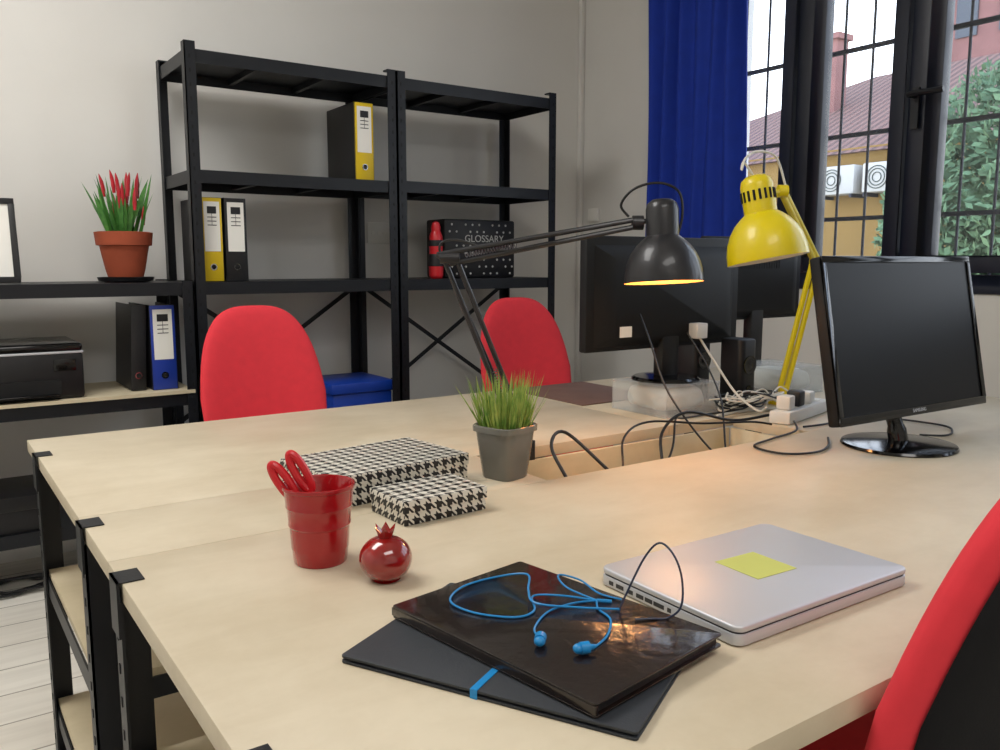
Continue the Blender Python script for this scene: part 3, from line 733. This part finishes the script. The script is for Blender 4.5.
# ================================================================= LAMPS
def lamp(label,base,elbow,neck,rimc,topc,shr,col,inner,neckr,lit=False,spring=STEEL,vent=False,ar=.0048,gap=.008):
    e=root('desk_lamp',label,'lamp',base)
    B=Vector(base)
    E=Vector(elbow)-B;Nn=Vector(neck)-B
    g=G();g.box(-.025,-.024,0.0005,.025,.045,.018);g.lathe([(.012,.018),(.012,.06)],(0,0.01,0),0,16);g.box(-.022,-.036,-.06,.022,-.0235,.018);g.box(-.022,-.0235,-.06,.022,.03,-.05);g.cyl((0,.01,-.05),(0,.01,-.030),.008)
    g.make('clamp',col,e,bevel=.002)
    hv=Vector((.82,-.57,0));s0=Vector((0,.01,.05));off=hv*(gap+ar)
    g=G();g.cyl(s0-off,E-off,ar,seg=10);g.cyl(s0+off,E+off,ar,seg=10)
    g.cyl(s0-off*1.4,s0+off*1.4,.010,seg=12);g.cyl(E-off*1.6,E+off*1.6,.013,seg=12);g.make('lower_arm',col,e)
    d2=Nn-E;up=Vector((0,0,1))*.013;dn=d2.normalized()
    g=G();g.cyl(E+up-dn*.03,Nn+up*.6,ar,seg=10);g.cyl(E-up,Nn-up*.6,ar,seg=10);g.cyl(E+up-dn*.03,E-up,.006,seg=10)
    q=hv*.012;g.cyl(Nn-q,Nn+q,.016,seg=16);g.make('upper_arm',col,e)
    def helix(a,b,r,n):
        a=Vector(a);b=Vector(b);ax=(b-a).normalized();u=ax.orthogonal().normalized();w_=ax.cross(u);P=[]
        for i in range(n*8+1):
            t=i/(n*8);P.append(a+(b-a)*t+(u*math.cos(t*n*2*pi)+w_*math.sin(t*n*2*pi))*r)
        return P
    G().tube(helix(s0+(E-s0)*.06,s0+(E-s0)*.34,.006,18),.0012,seg=5).make('spring',spring,e)
    G().tube(helix(E+d2*.08,E+d2*.36,.006,18),.0012,seg=5).make('spring',spring,e)
    R=Vector(rimc)-B;T=Vector(topc)-B;ax=(T-R);a=ax.length;M=ax.to_track_quat('Z','Y').to_matrix()
    prof=[(shr,0),(shr*1.0,.004),(shr*.985,a*.12),(shr*.93,a*.24),(shr*.83,a*.35),(shr*.68,a*.45),(shr*.52,a*.52),(neckr,a*.56),(neckr,a*.60),(neckr*1.0,a*.88),(neckr*.9,a*.95),(neckr*.6,a*.995),(.004,a)]
    g=G();g.lathe(prof,R,0,48,M,capb=False)
    g.make('shade',[col],e,ang=50)
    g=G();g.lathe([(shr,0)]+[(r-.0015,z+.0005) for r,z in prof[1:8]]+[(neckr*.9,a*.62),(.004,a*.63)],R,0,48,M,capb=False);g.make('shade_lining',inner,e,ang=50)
    if vent:
        g=G()
        for k in range(18):
            an=2*pi*k/18;p=Vector((math.cos(an)*neckr*1.0,math.sin(an)*neckr,a*.70));p2=Vector((math.cos(an)*neckr,math.sin(an)*neckr,a*.82))
            g.cyl(M@p+R,M@p2+R,.0032,seg=8)
        g.make('vent_slots',HOLE,e,kind='stuff')
    g=G();bc=R+M@Vector((0,0,a*.30));g.sphere(bc,.030,0,20,12);g.make('bulb',BULB if lit else LINN,e)
    br=T-ax*.22
    g=G();g.cyl(Nn,br,.006,seg=10);g.make('bracket',col,e)
    return e,Vector(bc)+B,M
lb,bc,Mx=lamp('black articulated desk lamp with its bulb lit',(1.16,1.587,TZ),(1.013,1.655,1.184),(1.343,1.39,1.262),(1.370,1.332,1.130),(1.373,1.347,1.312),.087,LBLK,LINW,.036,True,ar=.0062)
B=Vector((1.16,1.587,TZ))
g=G();g.tube([Vector(p)-B for p in [(1.325,1.40,1.275),(1.31,1.41,1.30),(1.32,1.39,1.33),(1.345,1.365,1.345),(1.375,1.34,1.345),(1.40,1.32,1.325),(1.405,1.315,1.28),(1.40,1.32,1.24)]],.003,sm=6);g.make('cord',CABLE,lb)
g=G();g.tube([Vector(p)-B for p in [(1.16,1.60,.78),(1.10,1.63,.95),(1.02,1.665,1.15),(.995,1.67,1.21),(1.03,1.65,1.225),(1.10,1.58,1.20),(1.2,1.5,1.22)]],.0028,sm=6);g.make('power_cord',CABLE,lb)
ly,_,_=lamp('yellow articulated desk lamp clamped to the worktop',(2.17,1.587,TZ),(2.215,1.535,1.178),(1.852,1.392,1.355),(1.762,1.358,1.180),(1.745,1.395,1.388),.099,YEL,LINN,.040,False,YEL,True,ar=.0085,gap=.0015)
B=Vector((2.17,1.587,TZ))
g=G();g.tube([Vector(p)-B for p in [(1.740,1.395,1.386),(1.72,1.41,1.42),(1.70,1.40,1.40),(1.72,1.405,1.43),(1.77,1.41,1.45),(1.83,1.40,1.44),(1.86,1.39,1.37)]],.003,sm=6);g.make('cord',CABLEW,ly)
# ================================================================= EXTERIOR
GROUND=mat('street_ground','#8D877B',.9,0,.1,3)
o=G().box(WX+.6,-20,-4.1,40,40,-4).make('ground',GROUND,smooth=False);o['kind']='structure'
FAC=mat('ochre_stucco','#7E6436',.9,0,.1,1.2,.2,5);PINK=mat('pink_brick_wall','#7C5856',.9,0,.15,2)
ACW=mat('grey_white_metal','#A4A4A2',.5)
ROOF=mat('terracotta_roof_tiles','#80605A',.85)
def roofm():
    nt=ROOF.node_tree;N=nt.nodes;L=nt.links;b=N['Principled BSDF'];tc=N.new('ShaderNodeTexCoord')
    w_=N.new('ShaderNodeTexWave');w_.bands_direction='Y';w_.inputs['Scale'].default_value=1.6;w_.inputs['Distortion'].default_value=1
    L.new(tc.outputs['Object'],w_.inputs['Vector']);rp=N.new('ShaderNodeValToRGB');rp.color_ramp.elements[0].color=lin('#46302C');rp.color_ramp.elements[1].color=lin('#74544C')
    L.new(w_.outputs['Fac'],rp.inputs[0]);L.new(rp.outputs[0],b.inputs['Base Color'])
roofm()
e=root('yellow_building','ochre stucco building with a red tiled roof','building',(14,9,-4))
G().box(0,-3.0,0,8,7.5,7.2).make('facade',FAC,e,smooth=False)
g=G();g.add([(-.15,-3.5,7.1),(-.15,8,7.1),(5,2.8,9.5),(5,-3.5,9.5),(10,-3.5,7.1),(10,8,7.1)],[(0,1,2,3),(1,5,2),(3,2,5,4),(0,3,4),(0,4,5,1)]);g.make('roof',ROOF,e,smooth=False)
g=G();g.box(2.6,2.25,7.9,3.0,2.65,9.9);g.box(2.53,2.18,9.9,3.07,2.72,10.02);g.make('chimney',PINK,e,smooth=False)
SHUT=mat('green_shutter','#2E3C36',.7)
for yy in (-.3,2.6,5.4):
    g=G()
    for k in range(14): g.box(-.06,yy,3.4+k*.11,-.02,yy+.9,3.48+k*.11)
    g.box(-.03,yy-.05,3.35,0,yy+.95,4.98);g.make('shutter',SHUT,e,smooth=False)
e=root('pink_tower','pink plastered tall building behind the roofs','building',(25.5,11.2,-4))
G().box(0,0,0,5,3.9,22).make('wall',PINK,e,smooth=False)
GW=mat('grey_window','#3A424E',.3)
for r in range(4):
    for k in range(3): G().box(-.05,.4+k*1.2,9+r*2.6,0,1.0+k*1.2,10.6+r*2.6).make('window_pane',GW,e,smooth=False)
def ac(y,z):
    e=root('air_conditioner','white outdoor air-conditioning unit on the facade','air conditioner',(13.6,y,z),group='air conditioners on the facade')
    G().box(0,-.36,0,.33,.36,.50).make('body',ACW,e,bevel=.03)
    g=G()
    for r in (.08,.14,.19): g.tube([(-.01,.08+r*math.cos(2*pi*k/20),.25+r*math.sin(2*pi*k/20)) for k in range(20)],.008,closed=True,seg=5)
    g.make('fan_grille',SHUT,e,kind='stuff')
    for s_ in (-.33,.28): G().box(.0,s_,-.06,.4,s_+.05,0).make('bracket',IRON,e)
ac(9.12,2.36);ac(8.25,2.36)
LF=mat('tree_leaf','#45604A',.8,0,.3,2,col2='#68805F',spec=.1);BARK=mat('tree_bark','#4A4036',.9)
def tree(loc,h,r,n,label):
    e=root('tree',label,'tree',loc)
    g=G();g.tube([(0,0,0),(.1,.05,h*.35),(0,0,h*.7),(.05,.05,h)],[.16,.13,.1,.06,.03],sm=4,seg=8)
    for k in range(7):
        a=k*.9;zz=h*(.45+.07*k);g.tube([(0,0,zz),(.4*r*math.cos(a),.4*r*math.sin(a),zz+.4),(.8*r*math.cos(a),.8*r*math.sin(a),zz+.6)],[.05,.03,.015],sm=3,seg=6)
    g.make('trunk',BARK,e)
    g=G()
    for k in range(n):
        u=Vector((random.gauss(0,1),random.gauss(0,1),random.gauss(0,1))).normalized()*r*random.random()**.33
        p=Vector((u.x,u.y,h*.8+u.z*1.35));a=Vector((random.gauss(0,1),random.gauss(0,1),random.gauss(0,1))).normalized();b_=a.orthogonal().normalized();s=random.uniform(.05,.085)
        g.add([p-a*s,p+b_*s*.5,p+a*s,p-b_*s*.5],[(0,1,2,3)])
    g.make('leaves',LF,e,smooth=False,kind='stuff')
tree((9.5,4.1,-4),6.7,1.45,22000,'leafy pale green tree outside the window')
tree((10.5,9.3,-4),4.7,1.2,8000,'low leafy green tree beside the building')
# ================================================================= LIGHT
def area(loc,rot,sx,sy,p,col,portal=False):
    d=bpy.data.lights.new('a','AREA');d.shape='RECTANGLE';d.size=sx;d.size_y=sy;d.energy=p;d.color=col
    o=bpy.data.objects.new('ceiling_or_portal_light',d);COL.objects.link(o);o.location=loc;o.rotation_euler=rot
    if portal: d.cycles.is_portal=True
area((-.4,2.2,3.15),(0,0,0),1.8,1.0,54,(1,.98,.95))
area((.2,-.8,3.15),(0,0,0),1.8,1.0,34,(1,.97,.93))
area((WX+.33,1.125,1.93),(0,math.radians(90),0),1.7,3.4,1,(1,1,1),True)  # added sampling portal at the window opening for sky light, not a ceiling lamp
d=bpy.data.lights.new('lamp_glow','POINT');d.energy=2.6;d.color=(1,.55,.24);d.shadow_soft_size=.03
o=bpy.data.objects.new('lamp_glow',d);COL.objects.link(o);o.location=bc-Vector((0,0,.036))
wd=bpy.data.worlds.new('w');sc.world=wd;wd.use_nodes=True;N=wd.node_tree.nodes;L=wd.node_tree.links
bg=N['Background'];bg.inputs[1].default_value=4.6
tc=N.new('ShaderNodeTexCoord');sp=N.new('ShaderNodeSeparateXYZ');rp=N.new('ShaderNodeValToRGB')
L.new(tc.outputs['Generated'],sp.inputs[0]);L.new(sp.outputs[2],rp.inputs[0]);L.new(rp.outputs[0],bg.inputs[0])
rp.color_ramp.elements[0].color=(.78,.80,.82,1);rp.color_ramp.elements[1].color=(.50,.62,.85,1);rp.color_ramp.elements[1].position=.8
# ================================================================= CAMERA
cd=bpy.data.cameras.new('camera');cd.lens=30.28;cd.sensor_width=36;cd.clip_start=.02;cd.clip_end=200
cam=bpy.data.objects.new('camera',cd);COL.objects.link(cam);cam.location=(0,0,1.175)
cam.rotation_euler=(math.radians(90-7.65),0,math.radians(-34.85));sc.camera=cam
sc.view_settings.view_transform='Standard';sc.view_settings.exposure=0.08
